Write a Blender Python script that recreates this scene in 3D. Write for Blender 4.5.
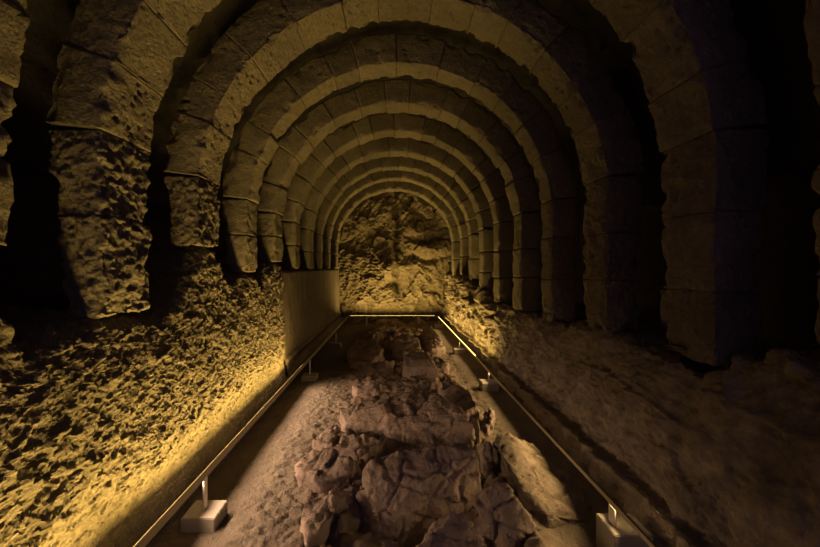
import bpy, bmesh, math, random
import numpy as np
from mathutils import Vector, Matrix

for o in list(bpy.data.objects):
    bpy.data.objects.remove(o, do_unlink=True)
scene = bpy.context.scene
C = scene.collection
random.seed(7)

# ------------------------------------------------------------------ camera
EYE = 2.1                    # lens height above the path (taken from the entry stair)
FPX = 340.0                  # focal length in pixels of the 820x547 frame
VPX, VPY = 392.0, 268.0      # vanishing point of the hall
cam_d = bpy.data.cameras.new('camera')
cam = bpy.data.objects.new('camera', cam_d)
C.objects.link(cam)
cam.location = (0, 0, EYE)
cam.rotation_euler = (math.pi / 2, 0, 0)
cam_d.sensor_width = 36.0
cam_d.lens = FPX / 820.0 * 36.0
cam_d.shift_x = (410.0 - VPX) / 820.0
cam_d.shift_y = (VPY - 273.5) / 820.0
cam_d.clip_start = 0.05
scene.camera = cam

# ------------------------------------------------------------------ world, exposure
world = bpy.data.worlds.new('world')
scene.world = world
world.use_nodes = True
bg = world.node_tree.nodes['Background']
bg.inputs[0].default_value = (0.50, 0.36, 0.80, 1)
bg.inputs[1].default_value = 0.18
scene.view_settings.view_transform = 'Standard'
scene.view_settings.look = 'None'
scene.view_settings.gamma = 1.0
scene.view_settings.use_curve_mapping = False
scene.view_settings.exposure = 0.22

AMBER = (1.0, 0.655, 0.17)
WARM = (1.0, 0.65, 0.40)
GOLD = (1.0, 0.65, 0.27)
P_LEFT, P_END, P_RIGHT_FAR, P_FLOOR, P_FLOOR_L = 130.0, 110.0, 100.0, 34.0, 31.0


# ------------------------------------------------------------------ numpy noise
def _hash(ix, iy, iz, seed):
    h = (ix * 374761393 + iy * 668265263 + iz * 2147483647 + seed * 1274126177) & 0xFFFFFFFF
    h = ((h ^ (h >> 13)) * 1274126177) & 0xFFFFFFFF
    h = ((h ^ (h >> 15)) * 2246822519) & 0xFFFFFFFF
    return h ^ (h >> 16)


def vnoise(p, seed=0):
    """gradient noise, p is (n,3), result about -1..1"""
    pi = np.floor(p).astype(np.int64)
    pf = p - pi
    u = pf * pf * pf * (pf * (pf * 6 - 15) + 10)
    out = 0
    for dx in (0, 1):
        wx = u[:, 0] if dx else 1 - u[:, 0]
        for dy in (0, 1):
            wy = u[:, 1] if dy else 1 - u[:, 1]
            for dz in (0, 1):
                wz = u[:, 2] if dz else 1 - u[:, 2]
                h = _hash(pi[:, 0] + dx, pi[:, 1] + dy, pi[:, 2] + dz, seed)
                gx = (h & 1023) / 511.5 - 1
                gy = ((h >> 10) & 1023) / 511.5 - 1
                gz = ((h >> 20) & 1023) / 511.5 - 1
                out = out + wx * wy * wz * (gx * (pf[:, 0] - dx) + gy * (pf[:, 1] - dy) + gz * (pf[:, 2] - dz))
    return out * 1.5


def fbm(p, octv=4, seed=0, gain=0.5):
    a, s, t = 1.0, 0, 0
    q = np.array(p, float)
    for i in range(octv):
        s = s + a * vnoise(q, seed + i * 17)
        t += a
        a *= gain
        q = q * 2.03 + 11.3
    return s / t


def ridged(p, octv=4, seed=0, gain=0.5):
    a, s, t = 1.0, 0, 0
    q = np.array(p, float)
    for i in range(octv):
        s = s + a * (1 - np.minimum(1, np.abs(vnoise(q, seed + i * 31)) * 2.2))
        t += a
        a *= gain
        q = q * 2.07 + 5.1
    return s / t


def worley(p, seed=0):
    """F1, F2 and a random value of the nearest cell"""
    pi = np.floor(p).astype(np.int64)
    n = len(p)
    f1 = np.full(n, 9.0)
    f2 = np.full(n, 9.0)
    val = np.zeros(n)
    for dx in (-1, 0, 1):
        for dy in (-1, 0, 1):
            for dz in (-1, 0, 1):
                cx, cy, cz = pi[:, 0] + dx, pi[:, 1] + dy, pi[:, 2] + dz
                h = _hash(cx, cy, cz, seed)
                fx = cx + (h & 1023) / 1023.0
                fy = cy + ((h >> 10) & 1023) / 1023.0
                fz = cz + ((h >> 20) & 1023) / 1023.0
                d = np.sqrt((p[:, 0] - fx) ** 2 + (p[:, 1] - fy) ** 2 + (p[:, 2] - fz) ** 2)
                v = (_hash(cx, cy, cz, seed + 99) & 1023) / 1023.0
                near = d < f1
                f2 = np.where(near, f1, np.minimum(f2, d))
                val = np.where(near, v, val)
                f1 = np.where(near, d, f1)
    return f1, f2, val


def sstep(a, b, x):
    t = np.clip((x - a) / (b - a), 0, 1)
    return t * t * (3 - 2 * t)


def gauss(d, s):
    return np.exp(-(d / s) ** 2)


# ------------------------------------------------------------------ helpers
def link_mesh(name, verts, faces, mat, parent=None, smooth=True):
    me = bpy.data.meshes.new(name)
    verts = np.asarray(verts, dtype=np.float32)
    faces = np.asarray(faces, dtype=np.int32)
    k = faces.shape[1]
    me.vertices.add(len(verts))
    me.vertices.foreach_set('co', verts.ravel())
    me.loops.add(faces.size)
    me.loops.foreach_set('vertex_index', faces.ravel())
    me.polygons.add(len(faces))
    me.polygons.foreach_set('loop_start', np.arange(0, faces.size, k, dtype=np.int32))
    me.polygons.foreach_set('loop_total', np.full(len(faces), k, dtype=np.int32))
    me.polygons.foreach_set('use_smooth', np.full(len(faces), smooth, dtype=bool))
    me.update(calc_edges=True)
    me.validate()
    me.materials.append(mat)
    o = bpy.data.objects.new(name, me)
    C.objects.link(o)
    if parent:
        o.parent = parent
    return o


def empty(name, loc=(0, 0, 0)):
    o = bpy.data.objects.new(name, None)
    o.empty_display_size = 0.1
    o.location = loc
    C.objects.link(o)
    return o


def tag(o, label=None, cat=None, group=None, kind=None):
    if label:
        o['label'] = label
    if cat:
        o['category'] = cat
    if group:
        o['group'] = group
    if kind:
        o['kind'] = kind
    return o


def grid_faces(nu, nv, wrap_v=False):
    i, j = np.meshgrid(np.arange(nu - 1), np.arange(nv if wrap_v else nv - 1), indexing='ij')
    i, j = i.ravel(), j.ravel()
    j2 = (j + 1) % nv
    return np.stack([i * nv + j, (i + 1) * nv + j, (i + 1) * nv + j2, i * nv + j2], 1)


def grid_normals(P, nu, nv):
    G = P.reshape(nu, nv, 3)
    n = np.cross(np.gradient(G, axis=0), np.gradient(G, axis=1))
    n /= np.linalg.norm(n, axis=2, keepdims=True) + 1e-9
    return n.reshape(-1, 3)


def px_point(px, py, h):
    """point of height h above the path seen at a pixel of the photograph"""
    z = h - EYE
    Y = FPX * (-z) / (py - VPY)
    return Vector(((px - VPX) * Y / FPX, Y, h))


# ------------------------------------------------------------------ materials
def stone_mat(name, c1, c2, c3, scale=3.0, bump=0.5, grain=60.0, pits=0.0, rough=0.92):
    c1, c2, c3 = [tuple(v * 0.50 for v in c) for c in (c1, c2, c3)]       # stone colours darkened to cut bounced light and deepen shade
    m = bpy.data.materials.new(name)
    m.use_nodes = True
    nt = m.node_tree
    N, L = nt.nodes, nt.links
    bs = N['Principled BSDF']
    bs.inputs['Roughness'].default_value = rough
    bs.inputs['Specular IOR Level'].default_value = 0.25
    geo = N.new('ShaderNodeNewGeometry')
    n1 = N.new('ShaderNodeTexNoise')
    n1.inputs['Scale'].default_value = scale
    n1.inputs['Detail'].default_value = 7
    n1.inputs['Roughness'].default_value = 0.65
    L.new(geo.outputs['Position'], n1.inputs['Vector'])
    r1 = N.new('ShaderNodeValToRGB')
    r1.color_ramp.elements[0].position = 0.33
    r1.color_ramp.elements[0].color = (*c1, 1)
    r1.color_ramp.elements[1].position = 0.68
    r1.color_ramp.elements[1].color = (*c2, 1)
    L.new(n1.outputs['Fac'], r1.inputs['Fac'])
    n2 = N.new('ShaderNodeTexNoise')
    n2.inputs['Scale'].default_value = grain * 0.35
    n2.inputs['Detail'].default_value = 6
    n2.inputs['Roughness'].default_value = 0.7
    L.new(geo.outputs['Position'], n2.inputs['Vector'])
    r2 = N.new('ShaderNodeValToRGB')
    r2.color_ramp.elements[0].position = 0.38
    r2.color_ramp.elements[0].color = (0, 0, 0, 1)
    r2.color_ramp.elements[1].position = 0.62
    r2.color_ramp.elements[1].color = (1, 1, 1, 1)
    L.new(n2.outputs['Fac'], r2.inputs['Fac'])
    mx = N.new('ShaderNodeMixRGB')
    mx.inputs[2].default_value = (*c3, 1)
    mf = N.new('ShaderNodeMath')
    mf.operation = 'MULTIPLY'
    mf.inputs[1].default_value = 0.55
    L.new(r2.outputs['Color'], mf.inputs[0])
    L.new(mf.outputs[0], mx.inputs[0])
    L.new(r1.outputs['Color'], mx.inputs[1])
    oi = N.new('ShaderNodeObjectInfo')
    mr = N.new('ShaderNodeMapRange')
    mr.inputs['To Min'].default_value = 0.82
    mr.inputs['To Max'].default_value = 1.14
    L.new(oi.outputs['Random'], mr.inputs['Value'])
    hs = N.new('ShaderNodeHueSaturation')
    L.new(mr.outputs['Result'], hs.inputs['Value'])
    L.new(mx.outputs['Color'], hs.inputs['Color'])
    L.new(hs.outputs['Color'], bs.inputs['Base Color'])
    n3 = N.new('ShaderNodeTexNoise')
    n3.inputs['Scale'].default_value = grain
    n3.inputs['Detail'].default_value = 5
    n3.inputs['Roughness'].default_value = 0.65
    L.new(geo.outputs['Position'], n3.inputs['Vector'])
    h = n3.outputs['Fac']
    if pits > 0:
        vo = N.new('ShaderNodeTexVoronoi')
        vo.inputs['Scale'].default_value = grain * 0.45
        L.new(geo.outputs['Position'], vo.inputs['Vector'])
        vr = N.new('ShaderNodeMath')
        vr.operation = 'MINIMUM'
        vr.inputs[1].default_value = 0.4
        L.new(vo.outputs['Distance'], vr.inputs[0])
        vm = N.new('ShaderNodeMath')
        vm.operation = 'MULTIPLY_ADD'
        vm.inputs[1].default_value = pits
        L.new(vr.outputs[0], vm.inputs[0])
        L.new(n3.outputs['Fac'], vm.inputs[2])
        h = vm.outputs[0]
    b = N.new('ShaderNodeBump')
    b.inputs['Strength'].default_value = bump
    b.inputs['Distance'].default_value = 0.03
    L.new(h, b.inputs['Height'])
    L.new(b.outputs['Normal'], bs.inputs['Normal'])
    return m


def plain_mat(name, col, rough=0.5, metal=0.0, emit=None, estr=0.0):
    m = bpy.data.materials.new(name)
    m.use_nodes = True
    nt = m.node_tree
    bs = nt.nodes['Principled BSDF']
    nz = nt.nodes.new('ShaderNodeTexNoise')
    nz.inputs['Scale'].default_value = 25
    nz.inputs['Detail'].default_value = 4
    rp = nt.nodes.new('ShaderNodeValToRGB')
    rp.color_ramp.elements[0].color = (*[c * 0.75 for c in col], 1)
    rp.color_ramp.elements[1].color = (*[min(1, c * 1.2) for c in col], 1)
    geo = nt.nodes.new('ShaderNodeNewGeometry')
    nt.links.new(geo.outputs['Position'], nz.inputs['Vector'])
    nt.links.new(nz.outputs['Fac'], rp.inputs['Fac'])
    nt.links.new(rp.outputs['Color'], bs.inputs['Base Color'])
    bs.inputs['Roughness'].default_value = rough
    bs.inputs['Metallic'].default_value = metal
    if emit:
        bs.inputs['Emission Color'].default_value = (*emit, 1)
        bs.inputs['Emission Strength'].default_value = estr
    return m


M_RUBBLE = stone_mat('rubble_wall', (0.30, 0.25, 0.17), (0.50, 0.42, 0.29), (0.24, 0.19, 0.13), 2.2, 1.0, 50, 0.8)
M_LIME = stone_mat('limestone', (0.33, 0.28, 0.20), (0.47, 0.40, 0.28), (0.25, 0.21, 0.15), 2.5, 0.9, 55, 0.9)
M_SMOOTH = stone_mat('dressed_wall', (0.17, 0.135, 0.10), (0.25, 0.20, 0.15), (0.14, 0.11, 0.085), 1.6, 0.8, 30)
M_BEDROCK = stone_mat('bedrock', (0.46, 0.345, 0.285), (0.78, 0.59, 0.48), (0.32, 0.25, 0.205), 2.4, 1.0, 26)
M_FLOOR = stone_mat('trodden_earth', (0.18, 0.145, 0.108), (0.29, 0.235, 0.175), (0.18, 0.145, 0.11), 3.0, 1.0, 26)
def bare_rock_in_floor(m):
    N, L = m.node_tree.nodes, m.node_tree.links
    bs = N['Principled BSDF']
    src = bs.inputs['Base Color'].links[0].from_socket
    geo = N.new('ShaderNodeNewGeometry')
    nz = N.new('ShaderNodeTexNoise')
    nz.inputs['Scale'].default_value = 1.6
    nz.inputs['Detail'].default_value = 5
    L.new(geo.outputs['Position'], nz.inputs['Vector'])
    sx = N.new('ShaderNodeSeparateXYZ')
    L.new(geo.outputs['Position'], sx.inputs[0])
    ad = N.new('ShaderNodeMath')
    ad.operation = 'MULTIPLY_ADD'
    ad.inputs[1].default_value = 0.8
    L.new(nz.outputs['Fac'], ad.inputs[0])
    L.new(sx.outputs['X'], ad.inputs[2])          # x + 0.8 * noise
    rp = N.new('ShaderNodeValToRGB')
    e = rp.color_ramp.elements
    mp = N.new('ShaderNodeMapRange')
    mp.inputs['From Min'].default_value = -2.0
    mp.inputs['From Max'].default_value = 3.0
    L.new(ad.outputs[0], mp.inputs['Value'])
    L.new(mp.outputs['Result'], rp.inputs['Fac'])
    e[0].position, e[0].color = 0.28, (0, 0, 0, 1)
    e[1].position, e[1].color = 0.40, (1, 1, 1, 1)
    for p, c in ((0.66, 1), (0.74, 0)):
        q = e.new(p)
        q.color = (c, c, c, 1)
    tint = N.new('ShaderNodeMixRGB')
    tint.blend_type = 'MULTIPLY'
    tint.inputs[2].default_value = (1.75, 1.6, 1.65, 1)
    L.new(rp.outputs['Color'], tint.inputs[0])
    L.new(src, tint.inputs[1])
    L.new(tint.outputs[0], bs.inputs['Base Color'])


bare_rock_in_floor(M_FLOOR)
M_ENDROCK = stone_mat('end_rock', (0.28, 0.22, 0.15), (0.47, 0.38, 0.26), (0.20, 0.16, 0.11), 1.8, 0.8, 30)
M_RIGHT = stone_mat('right_rock', (0.20, 0.16, 0.115), (0.56, 0.46, 0.33), (0.20, 0.16, 0.12), 3.4, 1.0, 24, 0.6)
M_SLAB = stone_mat('tilted_slab', (0.24, 0.19, 0.135), (0.46, 0.36, 0.26), (0.17, 0.135, 0.10), 3.2, 1.0, 22)
M_SHELL = stone_mat('vault_backing', (0.10, 0.085, 0.075), (0.16, 0.135, 0.115), (0.08, 0.07, 0.06), 2.0, 0.6, 30)  # shade of the recesses between ribs is put into this darkened colour
M_BASE = stone_mat('cast_block', (0.50, 0.45, 0.38), (0.60, 0.54, 0.46), (0.46, 0.41, 0.34), 6.0, 0.12, 90, rough=0.8)
M_METAL = plain_mat('rail_metal', (0.27, 0.235, 0.16), 0.42, 0.55)
M_STEEL = plain_mat('post_steel', (0.62, 0.57, 0.48), 0.4, 0.3)
M_LED = plain_mat('led_diffuser', (0.8, 0.7, 0.5), 0.5, 0.0, AMBER, 4.0)
M_LEDW = plain_mat('led_diffuser_warm', (0.8, 0.7, 0.55), 0.5, 0.0, WARM, 3.0)

# ------------------------------------------------------------------ hall dimensions
XL, XR = -1.93, 2.14             # soffit line of the arches
XC, RAD = (XL + XR) / 2, (XR - XL) / 2
ZS = EYE + 2.74 - RAD            # springing of the semicircle
RING = 0.36                      # thickness of an arch ring
BACKS = [0.62, 1.72, 2.70, 3.80, 4.87, 6.00, 7.15, 8.35, 9.50, 10.70, 12.20]
DEPTH = [0.50, 0.50, 0.46, 0.43, 0.35, 0.40, 0.38, 0.40, 0.36, 0.38, 0.42]
YEND = 12.85
RAIL_Z = 0.39
RXL, RXR = -1.55, 1.60

BASES = [  # x, y of each footing, height of its block, side
    (-1.545, 2.81, 0.11, 'L'), (-1.545, 6.40, 0.10, 'L'), (-1.50, 9.10, 0.10, 'L'),
    (1.675, 2.46, 0.25, 'R'), (1.60, 5.62, 0.13, 'R'), (1.58, 7.96, 0.11, 'R'), (1.56, 11.3, 0.12, 'R')]


# ------------------------------------------------------------------ floor
def floor_height(x, y):
    p = np.stack([x, y, np.zeros_like(x)], 1)
    mid = sstep(-1.0, -0.35, x + 0.12 * fbm(p * 1.3, 3, 3)) * (1 - sstep(0.95, 1.35, x + 0.10 * fbm(p * 1.3, 3, 4)))
    z = 0.03 * fbm(p * 1.1, 4, 5)
    z += 0.10 * sstep(1.0, 1.5, x) * sstep(2.4, 5.0, y)
    gravel = sstep(-1.35, -1.1, x) * (1 - sstep(-0.6, -0.3, x)) + 1.3 * sstep(0.75, 1.0, x) * (1 - sstep(1.25, 1.45, x)) * sstep(3.6, 4.2, y)
    gf1, gf2, gv = worley(p * np.array([19, 25, 1.0]) + 0.5 * fbm(p * 6, 2, 10)[:, None], 11)
    z += (0.016 + 0.018 * gravel) * (ridged(p * 5.0, 4, 9, 0.6) - 0.5) + (0.008 + 0.018 * gravel) * (gv - gf1)
    rock = 0.20 * (ridged(p * np.array([0.9, 1.25, 1]), 5, 21, 0.5) - 0.55) + 0.10 * fbm(p * 2.3, 4, 8)
    f1, f2, v = worley(p * np.array([0.9, 1.2, 1]) + 0.8 * np.stack([fbm(p * 1.5, 4, 40), fbm(p * 1.5, 4, 41), 0 * x], 1), 5)
    rock += 0.14 * (v - 0.5) - 0.07 * (1 - sstep(0.0, 0.10, f2 - f1)) + 0.03 * (ridged(p * 4.2, 4, 23, 0.6) - 0.5)
    z += mid * (rock + 0.10)
    # hollows between the outcrops
    for (hx, hy, sx, sy, d) in ((-0.15, 3.85, 0.45, 0.22, 0.20), (0.05, 2.75, 0.42, 0.20, 0.16), (0.80, 3.35, 0.10, 0.26, 0.30),
                                (0.45, 6.6, 0.4, 0.3, 0.15), (-0.3, 8.0, 0.6, 0.5, 0.15)):
        z -= d * np.exp(-((x - hx) / sx) ** 2 - ((y - hy) / sy) ** 2)
    for (bx, by, bh, s) in BASES:
        w = np.maximum(np.abs(x - bx) - 0.16, np.abs(y - by) - 0.14)
        k = 1 - sstep(0.0, 0.12, w)
        t = 0.0 if s == 'L' else (0.0 if by < 3 else 0.10)
        z = z * (1 - k) + t * k
    return z


def make_floor():
    xs = np.linspace(-2.6, 2.85, 250)
    ys = 0.3 + 12.7 * (np.linspace(0, 1, 560) ** 1.35)
    ys = np.concatenate([[-1.6, -1.0, -0.4], ys])
    X, Y = np.meshgrid(xs, ys, indexing='ij')
    x, y = X.ravel(), Y.ravel()
    z = floor_height(x, y)
    P = np.stack([x, y, z], 1)
    o = link_mesh('floor', P, grid_faces(len(xs), len(ys)), M_FLOOR)
    tag(o, 'uneven trodden rock and earth floor of the crypt', None, None, 'structure')
    return o


make_floor()


# ------------------------------------------------------------------ walls
def closed_profile_wall(name, ys, prof_fn, mat, disp_fn, flip, label, npts, back, smooth=True):
    """prof_fn(y array) -> list of face points (x,z) arrays; the face is resampled to npts; the back closes the solid"""
    ny = len(ys)
    pts = prof_fn(ys)                     # list of (x[ny], z[ny])
    A = np.stack([np.stack([a, b], 1) for a, b in pts], 1)      # ny,k,2
    seg = np.linalg.norm(np.diff(A, axis=1), axis=2).mean(0)
    cum = np.concatenate([[0], np.cumsum(seg)])
    t = np.linspace(0, cum[-1], npts)
    F = np.zeros((ny, npts, 2))
    for c in (0, 1):
        for i in range(ny):
            F[i, :, c] = np.interp(t, cum, A[i, :, c])
    P = np.zeros((ny, npts, 3))
    P[:, :, 0] = F[:, :, 0]
    P[:, :, 1] = ys[:, None]
    P[:, :, 2] = F[:, :, 1]
    Q = P.reshape(-1, 3)
    n = grid_normals(Q, ny, npts) * flip
    Q = Q + n * disp_fn(Q)[:, None]
    P = Q.reshape(ny, npts, 3)
    # close the back: two more points per ring
    B = np.zeros((ny, 2, 3))
    B[:, 0] = np.stack([np.full(ny, back), ys, P[:, -1, 2] - 0.05], 1)
    B[:, 1] = np.stack([np.full(ny, back), ys, P[:, 0, 2]], 1)
    P = np.concatenate([P, B], 1)
    nv = npts + 2
    idx = np.arange(0, nv, 2)
    caps = []
    for ring, end in ((0, 0), (ny - 1, 1)):
        c = ny * nv + end
        q = np.stack([np.full(len(idx), c), ring * nv + idx, ring * nv + (idx + 1) % nv, ring * nv + (idx + 2) % nv], 1)
        caps.append(q if end else q[:, ::-1])
    cen = np.stack([P[0].mean(0), P[-1].mean(0)])
    o = link_mesh(name, np.concatenate([P.reshape(-1, 3), cen]), np.concatenate([grid_faces(ny, nv, True)] + caps), mat, None, smooth)
    tag(o, label, None, None, 'structure')
    return o


def left_top(y):
    p = np.stack([y * 0 + 3, y, y * 0], 1)
    z = 1.72 + 0.10 * fbm(p * 2.0, 3, 60)
    z += 0.45 * (1 - sstep(1.55, 1.85, y))
    z += 0.62 * gauss(y - 3.68, 0.38)
    z += 0.33 * gauss(y - 4.66, 0.40)
    z += 0.45 * sstep(5.1, 5.4, y)
    return z


def rubble_disp(Q):
    w = fbm(Q * 9.0, 2, 70)[:, None] * np.array([0.01, 0.02, 0.02])
    q = Q + w
    f1, f2, v = worley(q * np.array([15, 17, 20.0]), 3)
    g1, g2, gv = worley(q * np.array([34, 34, 40.0]), 13)
    big = 0.05 * fbm(Q * 1.9, 3, 71)
    pits = sstep(0.3, 0.5, vnoise(Q * 9.0 + 3.3, 73))
    d = big + 0.040 * (v - 0.5) + 0.014 * (0.5 - f1) + 0.026 * (gv - 0.5) + 0.010 * (0.5 - g1) + 0.02 * fbm(Q * 16, 3, 72, 0.6) - 0.04 * pits
    return (d - big) * 0.62 * (0.6 + 0.4 * sstep(0.25, 0.75, Q[:, 2] + 0.15 * fbm(Q * 2, 2, 74))) + big


def wall_left_profile(ys):
    top = left_top(ys)
    bul = 0.06 * fbm(np.stack([ys, ys * 0, ys * 0], 1) * 0.8, 2, 75)
    o = np.ones_like(ys)
    return [(-1.83 * o + bul, -0.25 * o), (-1.85 * o + bul, 0.25 * o), (-1.88 * o + bul, 0.8 * o),
            (-1.93 * o + bul * 0.5, 1.35 * o), (-1.97 * o, top - 0.06), (-2.03 * o, top), (-2.7 * o, top + 0.05)]


ys1 = np.concatenate([np.linspace(-1.6, 0.6, 20)[:-1], 0.6 + 5.38 * np.linspace(0, 1, 500) ** 1.1])
closed_profile_wall('wall_left', ys1, wall_left_profile, M_RUBBLE, rubble_disp, -1.0,
                    'coarse pitted rubble wall lit amber by the light rail below it', 270, -3.0, False)


def smooth_disp(Q):
    s = Q * np.array([1, 5.0, 0.5])
    return -0.10 * gauss(Q[:, 2] - 0.22, 0.03) + 0.02 * fbm(Q * 2.2, 4, 80) + 0.035 * fbm(s * 2.2, 4, 81) + 0.008 * fbm(Q * 14, 2, 82)


def wall_left_far_profile(ys):
    o = np.ones_like(ys)
    return [(-1.86 * o, -0.25 * o), (-1.87 * o, 0.46 * o), (-1.93 * o, 0.50 * o), (-1.955 * o, 1.2 * o),
            (-1.96 * o, 2.02 * o), (-2.0 * o, 2.06 * o), (-2.7 * o, 2.08 * o)]


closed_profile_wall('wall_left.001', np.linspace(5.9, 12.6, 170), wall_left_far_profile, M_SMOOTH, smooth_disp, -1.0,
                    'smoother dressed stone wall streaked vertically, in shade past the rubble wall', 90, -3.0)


def right_top(y):
    p = np.stack([y * 0 + 9, y, y * 0], 1)
    z = 1.36 + 0.06 * fbm(p * 2.4, 3, 90)
    z += 0.10 * gauss(y - 3.6, 0.5) + 0.28 * gauss(y - 1.75, 0.45)
    z += 0.12 * fbm(p * 5.0, 3, 92) * sstep(5.5, 7.0, y)
    z += 0.45 * sstep(6.8, 10.5, y)
    return z


def right_disp(Q):
    y, z = Q[:, 1], Q[:, 2]
    w = fbm(Q * 1.2, 3, 93)
    d = 0.07 * fbm(Q * 1.1, 4, 94) + 0.06 * (ridged(Q * np.array([2, 2.2, 3.0]), 4, 95) - 0.5)
    f1, f2, v = worley(Q * np.array([2.0, 1.3, 2.2]) + 1.2 * w[:, None], 24)
    d += 0.04 * (v - 0.5) - 0.02 * (1 - sstep(0.0, 0.07, f2 - f1)) + 0.02 * fbm(Q * 13, 3, 96)
    # long groove carved to stand in for the rail's shadow line
    cz = 0.36 + 0.03 * vnoise(np.stack([y * 1.3, y * 0, y * 0], 1), 97)
    d -= 0.13 * gauss(z - cz, 0.026) * sstep(1.0, 1.6, y)
    d += 0.06 * fbm(Q * 5.0, 5, 99, 0.65)
    s1, s2, sv = worley((Q + 0.03 * w[:, None]) * np.array([8, 7, 9.0]), 46)
    d += (0.05 * (sv - 0.5) - 0.03 * (1 - sstep(0, 0.12, s2 - s1))) * sstep(-0.1, 0.3, fbm(Q * 1.4, 2, 47)) + 0.03 * fbm(Q * 12, 3, 48, 0.6)
    near = 1 - sstep(2.05, 2.2, y)
    d -= 0.06 * gauss(z - 1.24 - 0.04 * w, 0.018) * near + 0.08 * gauss(y - 2.12 - 0.1 * w, 0.03) * sstep(1.15, 1.3, z)
    d -= 0.05 * gauss(z - 1.02 - 0.15 * w, 0.014) * sstep(2.1, 2.4, y) * (1 - sstep(3.6, 4.0, y))
    # broken face beside the lit far part
    far = sstep(6.3, 7.2, y)
    g1, g2, gv = worley(Q * np.array([4, 4, 4.0]), 44)
    d += far * (0.12 * (gv - 0.5) - 0.22 * sstep(0.12, 0.45, fbm(Q * 2.6, 3, 98)) * sstep(0.8, 1.1, z))
    return d


def wall_right_profile(ys):
    o = np.ones_like(ys)
    top = right_top(ys)
    return [(1.94 * o, -0.25 * o), (1.96 * o, 0.3 * o), (2.02 * o, 0.55 * o), (2.10 * o, 0.9 * o),
            (2.15 * o, top - 0.06), (2.2 * o, top), (2.9 * o, top + 0.03)]


ys2 = np.concatenate([np.linspace(-1.6, 0.8, 20)[:-1], 0.8 + 11.8 * np.linspace(0, 1, 560) ** 1.3])
closed_profile_wall('wall_right', ys2, wall_right_profile, M_RIGHT, right_disp, 1.0,
                    'dim natural rock wall with a long carved shadow line above its footing', 170, 3.2)


# end wall of natural rock
def make_end_wall():
    nu, nv = 230, 270
    xs = np.linspace(-2.3, 2.5, nu)
    zs = np.linspace(-0.3, 5.3, nv)
    X, Z = np.meshgrid(xs, zs, indexing='ij')
    x, z = X.ravel(), Z.ravel()
    Q = np.stack([x, np.zeros_like(x), z], 1)
    warp = np.stack([fbm(Q * 1.1, 3, 100), 0 * x, fbm(Q * 1.1, 3, 101)], 1)
    d = 0.16 * fbm(Q * 0.7, 3, 102) + 0.16 * (ridged((Q + 0.3 * warp) * np.array([1.5, 1, 1.1]), 5, 103, 0.55) - 0.5)
    f1, f2, v = worley((Q + 0.9 * warp) * np.array([1.5, 1, 1.3]), 104)
    d += 0.20 * (v - 0.5) - 0.03 * (1 - sstep(0, 0.10, f2 - f1)) + 0.07 * fbm(Q * 3.1, 4, 107)
    d += 0.035 * fbm(Q * 8, 4, 105)
    # central cleft and overhanging shelves
    cx = 0.15 + 0.10 * vnoise(np.stack([z * 1.4, z * 0, z * 0], 1), 106)
    d -= 0.32 * gauss(x - cx, 0.12) * sstep(0.9, 1.4, z)
    d += 0.30 * gauss(x + 0.0, 0.5) * gauss(z - 2.15, 0.35)
    zw = z + 0.35 * warp[:, 2] + 0.12 * (x - 1.2)
    d += 0.20 * gauss(x - 1.3, 0.6) * gauss(zw - 2.9, 0.16) + 0.14 * gauss(x - 1.0, 0.5) * gauss(zw - 3.5, 0.2)
    d -= 0.20 * gauss(x - 1.2, 0.7) * gauss(zw - 2.5, 0.15)
    chip = ridged((Q + 0.1 * warp) * np.array([5.0, 1, 8.0]) + np.stack([z * 2.0, 0 * z, 0 * z], 1), 3, 108)
    d += 0.09 * (chip - 0.5) * (1 - sstep(-0.2, 0.3, x)) * sstep(0.5, 0.8, z) * (1 - sstep(2.6, 3.0, z))
    d -= 0.30 * gauss(x + 0.05 + 0.3 * warp[:, 0], 0.26) * gauss(z + 0.4 * warp[:, 2] - 1.45, 0.22)
    d += 0.12 * (1 - sstep(0.4, 1.5, z)) + 0.10 * (ridged(Q * np.array([2.2, 1, 3.0]), 4, 109) - 0.5) * (1 - sstep(0.8, 1.6, z))
    P = np.stack([x, YEND + 0.18 - d, z], 1)
    P = P.reshape(nu, nv, 3)
    B = np.stack([X[:, ::-1], np.full_like(X, YEND + 0.9), Z[:, ::-1]], 2)[:, :: nv - 1]
    P = np.concatenate([P, B], 1)
    o = link_mesh('wall_back', P.reshape(-1, 3), grid_faces(nu, nv + 2, True), M_ENDROCK)
    tag(o, 'craggy natural rock face closing the far end of the hall', None, None, 'structure')


make_end_wall()


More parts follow.
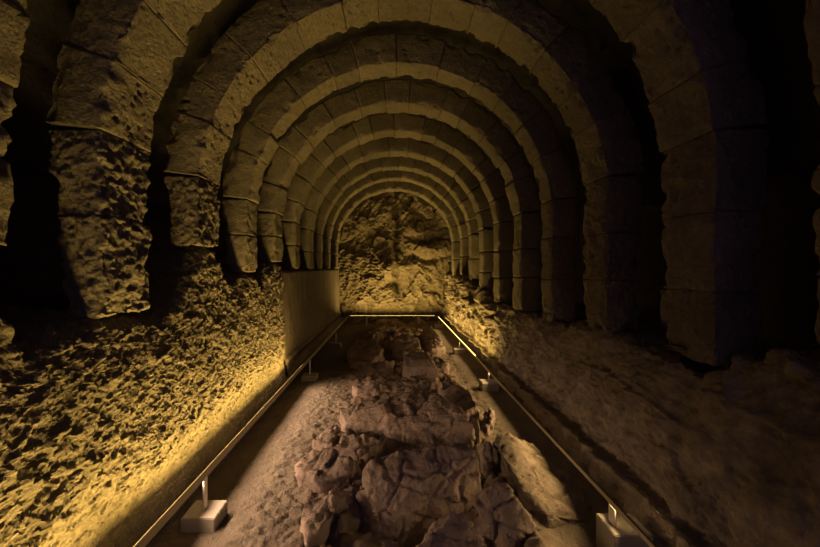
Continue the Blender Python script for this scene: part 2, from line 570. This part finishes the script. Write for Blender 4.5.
# rough masonry behind the ribs: barrel backing
def make_shell():
    prof = [(-2.72, 1.45)]
    prof += [(-2.72, 2.8)]
    for i in range(25):
        a = math.pi - math.pi * i / 24
        prof.append((XC + (RAD + 0.62) * math.cos(a), ZS + (RAD + 0.55) * math.sin(a)))
    prof += [(2.93, 2.8), (2.93, 1.0)]
    prof = np.array(prof)
    cum = np.concatenate([[0], np.cumsum(np.linalg.norm(np.diff(prof, axis=0), axis=1))])
    npf = 180
    t = np.linspace(0, cum[-1], npf)
    px, pz = np.interp(t, cum, prof[:, 0]), np.interp(t, cum, prof[:, 1])
    ys = np.linspace(-1.6, 12.9, 200)
    P = np.zeros((len(ys), npf, 3))
    P[:, :, 0], P[:, :, 1], P[:, :, 2] = px[None], ys[:, None], pz[None]
    Q = P.reshape(-1, 3)
    n = grid_normals(Q, len(ys), npf)
    f1, f2, v = worley(Q * np.array([2.5, 2.0, 2.5]), 110)
    d = 0.05 * (v - 0.5) - 0.04 * (1 - sstep(0, 0.1, f2 - f1)) + 0.03 * fbm(Q * 3, 3, 111)
    inner = (Q + n * d[:, None]).reshape(len(ys), npf, 3)
    outer = inner[:, ::-1].copy()
    outer[:, :, 0] = XC + (outer[:, :, 0] - XC) * 1.10
    outer[:, :, 2] = 1.2 + (outer[:, :, 2] - 1.2) * 1.08
    W = np.concatenate([inner, outer[:, ::3]], 1)
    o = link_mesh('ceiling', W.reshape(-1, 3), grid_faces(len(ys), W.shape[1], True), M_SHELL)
    tag(o, 'masonry vault behind the stone ribs, recess shade put into its colour', None, None, 'structure')


make_shell()


# ------------------------------------------------------------------ arches
def block_mesh(hx, hy, hz, res, bev):
    """rounded subdivided box: vertices (n,3), outward directions, quads"""
    verts, faces, index = [], [], {}
    ns = [max(2, int(round(2 * h / res))) for h in (hx, hy, hz)]
    hs = (hx, hy, hz)
    lin = [np.linspace(-h, h, n + 1) for h, n in zip(hs, ns)]

    def vid(i, j, k):
        key = (i, j, k)
        if key not in index:
            index[key] = len(verts)
            verts.append((lin[0][i], lin[1][j], lin[2][k]))
        return index[key]
    a, b, c = ns
    for j in range(b):
        for k in range(c):
            faces.append((vid(0, j, k), vid(0, j, k + 1), vid(0, j + 1, k + 1), vid(0, j + 1, k)))
            faces.append((vid(a, j, k), vid(a, j + 1, k), vid(a, j + 1, k + 1), vid(a, j, k + 1)))
    for i in range(a):
        for k in range(c):
            faces.append((vid(i, 0, k), vid(i + 1, 0, k), vid(i + 1, 0, k + 1), vid(i, 0, k + 1)))
            faces.append((vid(i, b, k), vid(i, b, k + 1), vid(i + 1, b, k + 1), vid(i + 1, b, k)))
    for i in range(a):
        for j in range(b):
            faces.append((vid(i, j, 0), vid(i, j + 1, 0), vid(i + 1, j + 1, 0), vid(i + 1, j, 0)))
            faces.append((vid(i, j, c), vid(i + 1, j, c), vid(i + 1, j + 1, c), vid(i, j + 1, c)))
    V = np.array(verts)
    H = np.array(hs)
    inner = np.clip(V, -(H - bev), H - bev)
    D = V - inner
    D /= np.linalg.norm(D, axis=1, keepdims=True) + 1e-9
    V = inner + D * bev
    return V, D, np.array(faces)


def stone_disp(W, seed, rough):
    off = np.array([seed * 3.7, seed * 1.3, 0])
    q = W + off
    f1, f2, v = worley(q * np.array([27, 25, 29.0]), 8)
    h1, h2, hv = worley(q * 15.0, 18)
    mask = sstep(-0.1, 0.35, vnoise(q * 3.0, 6))
    pit = 0.035 * (1 - sstep(0.12, 0.42, h1)) * (hv > 0.55) * mask + 0.014 * (1 - sstep(0.1, 0.4, f1)) * (v > 0.6)
    return (0.028 * fbm(q * 2.5, 3, 7) + 0.012 * fbm(q * 16, 3, 9, 0.6) + rough * (0.034 * (v - 0.5) + 0.018 * (0.45 - f1) + 0.024 * fbm(q * 7, 3, 10)) - pit)


def edge_wear(V, W, a, b, k):
    """chipping along the arrises between soffit and face"""
    ha, hb = np.abs(V[:, a]).max(), np.abs(V[:, b]).max()
    u, w = ha - np.abs(V[:, a]), hb - np.abs(V[:, b])
    prox = np.exp(-((u + w) / 0.05) ** 2)
    return prox * (0.006 + 0.05 * sstep(0.0, 0.5, vnoise((W + k * 2.3) * 6.5, 33)))


def arch_name(k):
    words = ['tenth', 'ninth', 'eighth', 'seventh', 'sixth', 'fifth', 'fourth', 'third', 'second']
    if k == 10:
        return 'pale limestone arch framing the craggy rock face at the far end'
    if k == 0:
        return 'pitted limestone arch over the entry, eleventh rib from the end rock face'
    return 'pitted limestone rib arch, %s counted out from the end rock face' % words[k - 1]


def make_arch(k):
    yb = BACKS[k]
    dep = DEPTH[k]
    yc = yb - dep / 2
    rng = random.Random(100 + k)
    root = empty('stone_arch', (XC, yc, 0))
    tag(root, arch_name(k), 'arch', 'limestone rib arches along the hall')
    res = [0.05, 0.03, 0.0135, 0.0145, 0.021, 0.028, 0.04, 0.045, 0.045, 0.05, 0.05][k]
    n = [13, 13, 13, 13, 12, 13, 14, 13, 14, 13, 14][k]
    a0, a1 = math.radians(6), math.radians(174)
    cuts = [a0 + (a1 - a0) * i / n for i in range(n + 1)]
    for i in range(1, n):
        cuts[i] += rng.uniform(-0.2, 0.2) * (a1 - a0) / n
    jx = [rng.uniform(-0.012, 0.012) for _ in range(n)]
    for i in range(n):
        A, B = cuts[i], cuts[i + 1]
        am, ha = (A + B) / 2, (B - A) / 2
        rm = RAD + RING / 2
        wob = rng.uniform(-0.008, 0.008)
        V, D, F = block_mesh(ha * RAD - 0.0008, RING / 2 + rng.uniform(-0.004, 0.02), dep / 2 + rng.uniform(-0.012, 0.012), res, 0.004)
        ang = am + V[:, 0] / RAD
        r = rm + wob + V[:, 1]
        W = np.stack([r * np.cos(ang), V[:, 2] + jx[i], ZS + r * np.sin(ang)], 1)
        N = np.stack([-np.sin(ang) * D[:, 0] + np.cos(ang) * D[:, 1], D[:, 2], np.cos(ang) * D[:, 0] + np.sin(ang) * D[:, 1]], 1)
        rough = 0.12 if k > 3 else 0.22
        W = W + N * ((stone_disp(W + np.array([0, yc, 0]), k, rough) - edge_wear(V, W, 1, 2, k)) * (1 - np.abs(D[:, 0]) ** 2))[:, None]
        link_mesh('voussoir', W, F[:, ::-1], M_LIME, root)
    zsp = ZS + RAD * math.sin(a0)
    for side in (-1, 1):
        yy = np.linspace(yb - dep, yb, 9)
        top = left_top(yy) if side < 0 else right_top(yy)
        if side < 0 and k > 5:
            top = yy * 0 + 2.07
        foot = float(top.max()) + 0.01
        joints = [zsp]
        h = zsp - foot
        m = 1 if h < 0.75 else (2 if h < 1.3 else 3)
        for q in range(1, m):
            joints.append(zsp - h * q / m + rng.uniform(-0.06, 0.06))
        joints.append(foot)
        for q in range(m):
            zt, zb = joints[q], joints[q + 1]
            hz = (zt - zb) / 2 - 0.002
            V, D, F = block_mesh(RING / 2, dep / 2 + rng.uniform(-0.008, 0.012), hz, res, 0.010)
            zz = (zt + zb) / 2 + V[:, 2]
            # the outer side of the pier draws in towards its foot
            tap = np.clip((zsp - zz) / 1.2, 0, 1) * (0.5 if side < 0 else 0.15)
            u = (V[:, 1] * 0 + V[:, 0] + RING / 2) / RING         # 0 at the soffit
            xo = RAD * math.cos(a0) + u * RING * (1 - tap * 0.6)
            W = np.stack([side * xo + rng.uniform(-0.005, 0.005), V[:, 1] * (1 - 0.12 * tap), zz], 1)
            N = np.stack([D[:, 0] * side, D[:, 1], D[:, 2]], 1)
            rough = (0.85 if side < 0 and k < 4 else 0.3)
            dd = stone_disp(W + np.array([0, yc, 0]), k, rough)
            dd = dd - edge_wear(V, W, 0, 1, k) * (0.5 if k > 3 else 1.0)
            if q < m - 1:
                dd = dd * (1 - np.abs(D[:, 2]) ** 2)
            else:               # ragged broken foot
                dd = dd - (0.03 if side < 0 else 0.09) * np.clip((zb + 0.16 - zz) / 0.16, 0, 1) * sstep(-0.1, 0.5, vnoise((W + k * 3.1) * 5.0, 31))
            W = W + N * dd[:, None]
            link_mesh('pier_block', W, F if side > 0 else F[:, ::-1], M_LIME, root)
    return root


for k in range(len(BACKS)):
    make_arch(k)

# ------------------------------------------------------------------ bedrock outcrops
ROCKS = [
    # label, category, material, voxel, roughness, hull points: (pixel x, pixel y, height)
    ('broad pale ridge of bedrock sloping down into the front hollow', .017, 1.0,
     [(366, 462, .26), (385, 452, .32), (403, 448, .37), (440, 444, .42), (468, 442, .42), (477, 452, .40), (484, 485, .14),
      (445, 500, .06), (405, 514, .03), (375, 514, .02), (354, 492, .06)]),
    ('knobbly low bedrock rim with a dark hole, by the gravelly path', .017, 1.4,
     [(299, 458, .15), (312, 447, .20), (336, 450, .24), (352, 460, .24), (350, 473, .16), (322, 478, .14), (300, 474, .08)]),
    ('long flat rock tongue below the knobbly rim', .018, 1.0,
     [(303, 498, .12), (340, 485, .14), (354, 488, .11), (343, 505, .03), (325, 530, .04), (306, 547, .05), (296, 520, .06)]),
    ('pointed front boulder with a sharp split crest', .015, 1.2,
     [(452, 511, .34), (468, 509, .38), (474, 520, .30), (428, 530, .16), (415, 548, .08), (498, 556, .05), (486, 540, .16)]),
    ('wedge shaped rock between the pointed boulder and the cleft', .015, 1.0,
     [(488, 489, .28), (505, 485, .32), (512, 492, .30), (541, 530, .08), (518, 537, .04), (472, 500, .16), (478, 512, .10)]),
    ('large tilted bedrock slab lit warm beside the light rail', .018, 1.1,
     [(494, 435, .30), (508, 430, .27), (536, 446, .17), (562, 470, .12), (590, 500, .06), (592, 522, .03), (548, 518, .10),
      (522, 490, .22), (505, 462, .29)]),
    ('upright block of rock wedged in the dark cleft', .014, 0.7,
     [(480, 443, .26), (490, 441, .28), (493, 456, .22), (488, 461, .16), (484, 455, .2)]),
    ('small rounded stone in front of the broad ridge', .014, 1.0,
     [(378, 541, .14), (388, 536, .18), (400, 541, .14), (404, 552, .06), (370, 553, .04)]),
    ('wide humped mound of bedrock in the middle of the floor', .022, 1.0,
     [(338, 410, .16), (375, 393, .27), (405, 386, .34), (440, 394, .40), (460, 408, .38), (476, 424, .28), (472, 437, .16),
      (425, 436, .08), (380, 433, .03), (346, 426, .08)]),
    ('low curved ledge of rock behind the wide mound', .024, 1.0,
     [(352, 386, .14), (372, 381, .18), (398, 378, .22), (428, 373, .26), (432, 384, .20), (395, 392, .10), (362, 399, .05)]),
    ('cracked rock shoulder beside the second rail footing', .02, 1.3,
     [(438, 378, .30), (446, 371, .34), (466, 388, .34), (480, 403, .28), (478, 412, .16), (460, 416, .16), (444, 398, .20)]),
    ('smooth pinkish boulder in the far half of the hall', .024, 0.8,
     [(403, 357, .30), (412, 351, .36), (426, 350, .38), (434, 362, .36), (438, 370, .26), (416, 370, .18), (402, 366, .2)]),
    ('bright lit rock at the far corner of the rails', .028, 1.2,
     [(423, 326, .40), (432, 325, .42), (439, 333, .34), (445, 346, .20), (430, 350, .16), (421, 338, .24)]),
    ('dark brown hump of rock before the end rock face', .03, 1.2,
     [(394, 338, .40), (402, 334, .44), (418, 336, .40), (424, 349, .26), (404, 353, .18), (392, 350, .2)]),
    ('small stone with a hollow beside the third rail footing', .018, 1.2,
     [(433, 357, .26), (440, 355, .30), (448, 360, .26), (448, 369, .12), (437, 370, .12)]),
    ('small dark block of stone stuck at the mouth of the cleft', .014, 0.8,
     [(470, 416, .30), (478, 414, .32), (481, 427, .22), (474, 430, .16), (469, 424, .22)]),
    ('shadowed jagged rocks at the far end by the dressed wall', .03, 1.5,
     [(348, 347, .22), (358, 338, .32), (376, 338, .34), (384, 348, .26), (372, 362, .12), (350, 362, .1)]),
    ('narrow cracked rock strip along the foot of the warm slab', .015, 1.2,
     [(484, 409, .22), (492, 405, .24), (493, 418, .18), (488, 428, .12), (480, 424, .12)]),
    ('shallow stony bank between the path and the mound', .02, 1.2,
     [(312, 440, .10), (330, 424, .12), (350, 430, .12), (385, 442, .10), (360, 450, .10), (330, 446, .10)]),
]


def make_rock(i, spec):
    label, vox, rough, pts = spec
    bm = bmesh.new()
    lift = 0.0 if i in (5, 6) else 0.06
    wp = [px_point(p[0], p[1], p[2] + lift) for p in pts]
    cen = sum(wp, Vector()) / len(wp)
    for w in wp:
        bm.verts.new(w)
        bm.verts.new(Vector((w.x, w.y + 0.12 * w.z, -0.20)))       # the foot stands in the floor
    bmesh.ops.convex_hull(bm, input=bm.verts)
    loose = [v for v in bm.verts if not v.link_faces]
    bmesh.ops.delete(bm, geom=loose, context='VERTS')
    me = bpy.data.meshes.new('tmp')
    bm.to_mesh(me)
    bm.free()
    tmp = bpy.data.objects.new('tmp', me)
    C.objects.link(tmp)
    md = tmp.modifiers.new('r', 'REMESH')
    md.mode = 'VOXEL'
    md.voxel_size = vox
    sm = tmp.modifiers.new('s', 'SMOOTH')
    sm.iterations = 6
    dg = bpy.context.evaluated_depsgraph_get()
    ev = tmp.evaluated_get(dg)
    em = ev.to_mesh()
    n = len(em.vertices)
    V = np.zeros(n * 3)
    em.vertices.foreach_get('co', V)
    V = V.reshape(-1, 3)
    NN = np.zeros(n * 3)
    em.vertices.foreach_get('normal', NN)
    NN = NN.reshape(-1, 3)
    F = np.array([p.vertices[:] for p in em.polygons if len(p.vertices) == 4])
    ev.to_mesh_clear()
    bpy.data.objects.remove(tmp, do_unlink=True)
    q = V + i * 5.3
    st = q * np.array([1.0, 1.0, 1.8])
    wq = st + 0.25 * np.stack([fbm(q * 1.8, 3, 125), fbm(q * 1.8, 3, 126), fbm(q * 1.8, 3, 127)], 1)
    f1, f2, v = worley(wq * np.array([2.2, 2.8, 2.2]), 121)
    lay = vnoise(wq * np.array([1.2, 3.0, 9.0]), 128)
    d = 0.06 * fbm(st * 2.0, 4, 122) + rough * (0.024 * (ridged(wq * 2.4, 4, 123) - 0.6) + 0.03 * (v - 0.5) + 0.016 * lay
                                               - 0.025 * (1 - sstep(0, 0.06, f2 - f1))) + 0.026 * fbm(q * 10, 4, 124, 0.65)
    V = V + NN * d[:, None]
    base = Vector((cen.x, cen.y, 0))
    o = link_mesh('bedrock_outcrop', V - np.array(base), F, M_SLAB if i == 5 else M_BEDROCK)
    o.location = base
    tag(o, label, 'rock', 'bedrock outcrops on the crypt floor')
    return o


for i, spec in enumerate(ROCKS):
    make_rock(i, spec)


# ------------------------------------------------------------------ low light rails
def box_mesh(name, mat, parent, loc, size, rot=None, bevel=0.0):
    bm = bmesh.new()
    bmesh.ops.create_cube(bm, size=1.0)
    bmesh.ops.scale(bm, vec=Vector(size), verts=bm.verts)
    if bevel:
        bmesh.ops.bevel(bm, geom=list(bm.edges), offset=bevel, segments=2, affect='EDGES')
    if rot is not None:
        bmesh.ops.rotate(bm, cent=(0, 0, 0), matrix=rot, verts=bm.verts)
    me = bpy.data.meshes.new(name)
    bm.to_mesh(me)
    bm.free()
    me.materials.append(mat)
    o = bpy.data.objects.new(name, me)
    C.objects.link(o)
    o.location = loc
    o.parent = parent
    return o


def strip_lamp(parent, loc, along, direc, length, power, col, spread=180):
    ld = bpy.data.lights.new('strip_lamp', 'AREA')
    ld.shape = 'RECTANGLE'
    ld.size = length
    ld.size_y = 0.018
    ld.energy = power
    ld.color = col
    ld.spread = math.radians(spread)
    o = bpy.data.objects.new('strip_lamp', ld)
    C.objects.link(o)
    z = -Vector(direc).normalized()
    x = Vector(along).normalized()
    y = z.cross(x)
    M = Matrix((x, y, z)).transposed().to_4x4()
    M.translation = Vector(loc)
    o.matrix_local = M
    o.parent = parent
    return o


def rail_profile(parent, a, b, lean, k=1.0, name='rail'):
    """slim metal channel from a to b: a leaning plate with a folded top lip"""
    a, b = Vector(a), Vector(b)
    d = (b - a)
    L = d.length
    d.normalize()
    up = Vector((0, 0, 1))
    s = Vector(lean).normalized()               # towards the wall
    prof = [(-0.004, -0.030), (-0.004, 0.030), (0.004, 0.030), (0.004, 0.003), (0.034, 0.003), (0.034, -0.003), (0.004, -0.003), (0.004, -0.030)]
    tilt = math.radians(8)
    vs, fs = [], []
    n = len(prof)
    for e in (a, b):
        for (u, w) in prof:
            w *= k
            uu = u * math.cos(tilt) + w * math.sin(tilt)
            ww = -u * math.sin(tilt) + w * math.cos(tilt)
            vs.append(e + s * uu + up * ww)
    for i in range(n):
        fs.append((i, (i + 1) % n, n + (i + 1) % n, n + i))
    me = bpy.data.meshes.new(name)
    me.from_pydata([tuple(v) for v in vs], [], fs + [tuple(range(n))[::-1], tuple(range(n, 2 * n))])
    bm = bmesh.new()
    bm.from_mesh(me)
    bmesh.ops.recalc_face_normals(bm, faces=bm.faces)
    bm.to_mesh(me)
    bm.free()
    me.materials.append(M_METAL)
    o = bpy.data.objects.new(name, me)
    C.objects.link(o)
    o.parent = parent
    return o


def footing(parent, x, y, h, side, plate=False):
    """cast block with a flat steel upright"""
    base = 0.0 if side == 'L' else (0.0 if y < 3 else 0.10)
    b = box_mesh('base_block', M_BASE, parent, (x, y, base + h / 2 - 0.01), (0.27, 0.22, h + 0.02), None, 0.006)
    top = base + h
    hp = RAIL_Z - 0.02 - top
    w = (0.016, 0.05) if not plate else (0.010, 0.07)
    box_mesh('post', M_STEEL, b, (0.0 if not plate else -0.082, 0, h / 2 + 0.01 + hp / 2), (w[0], w[1], hp), None, 0.002)


def strips(root, x, s, y0, y1, power, col, mat, up):
    """LED strip behind the plate: the upper one washes the wall, the lower one shines under the plate across the floor"""
    yc, ln = (y0 + y1) / 2, y1 - y0
    if up:
        box_mesh('light_strip', mat, root, (x + s * 0.020, yc, RAIL_Z + 0.0065), (0.016, ln, 0.005))
        strip_lamp(root, (x + s * 0.020, yc, RAIL_Z + 0.012), (0, 1, 0), (s * (0.30 if s < 0 else 0.45), 0, 0.95), ln, power, col, 172)
    else:
        dz = -0.022 if s > 0 else -0.040
        box_mesh('light_strip', mat, root, (x + s * 0.022, yc, RAIL_Z - 0.012), (0.005, ln, 0.014))
        strip_lamp(root, (x + s * 0.016, yc, RAIL_Z + dz), (0, 1, 0), (-s * 0.85, 0, -0.53 if s < 0 else -0.40), ln, power, col, 105)


# left rail
L = empty('light_rail')
tag(L, 'low metal light rail washing the coarse rubble wall with amber light', 'rail', 'low light rails round the rock floor')
for (y0, y1) in ((0.3, 3.2), (3.205, 6.2), (6.205, 9.2), (9.205, 12.04)):
    rail_profile(L, (RXL, y0, RAIL_Z), (RXL, y1, RAIL_Z), (-1, 0, 0))
for (x, y, h, s) in BASES:
    if s == 'L':
        footing(L, x, y, h, s)
strips(L, RXL, -1, 0.7, 6.0, P_LEFT, AMBER, M_LED, True)
strips(L, RXL, -1, 2.2, 6.0, P_FLOOR_L, WARM, M_LEDW, False)

# end rail
E = empty('light_rail')
tag(E, 'short metal light rail crossing in front of the end rock face', 'rail', 'low light rails round the rock floor')
rail_profile(E, (RXL + 0.05, 12.1, RAIL_Z), (RXR - 0.05, 12.1, RAIL_Z), (0, 1, 0), 0.5)
box_mesh('light_strip', M_LED, E, (0.02, 12.118, RAIL_Z + 0.013), (3.0, 0.016, 0.005))
strip_lamp(E, (0.02, 12.118, RAIL_Z + 0.018), (1, 0, 0), (0, 0.12, 0.99), 3.0, P_END, AMBER, 170)
for x in (-0.9, 0.95):
    box_mesh('post', M_STEEL, E, (x, 12.1, (RAIL_Z - 0.03) / 2 - 0.06), (0.05, 0.008, RAIL_Z + 0.09))

# right rail
R = empty('light_rail')
tag(R, 'low metal light rail along the dim rock wall with the carved shadow line', 'rail', 'low light rails round the rock floor')
for (y0, y1) in ((0.3, 3.3), (3.305, 6.7), (6.705, 9.6), (9.605, 12.04)):
    rail_profile(R, (RXR, y0, RAIL_Z), (RXR, y1, RAIL_Z), (1, 0, 0), 0.5)
for (x, y, h, s) in BASES:
    if s == 'R':
        footing(R, x, y, h, s, y < 3)
strips(R, RXR, 1, 6.6, 11.9, P_RIGHT_FAR, AMBER, M_LED, True)
strips(R, RXR, 1, 1.6, 11.0, P_FLOOR, GOLD, M_LEDW, False)
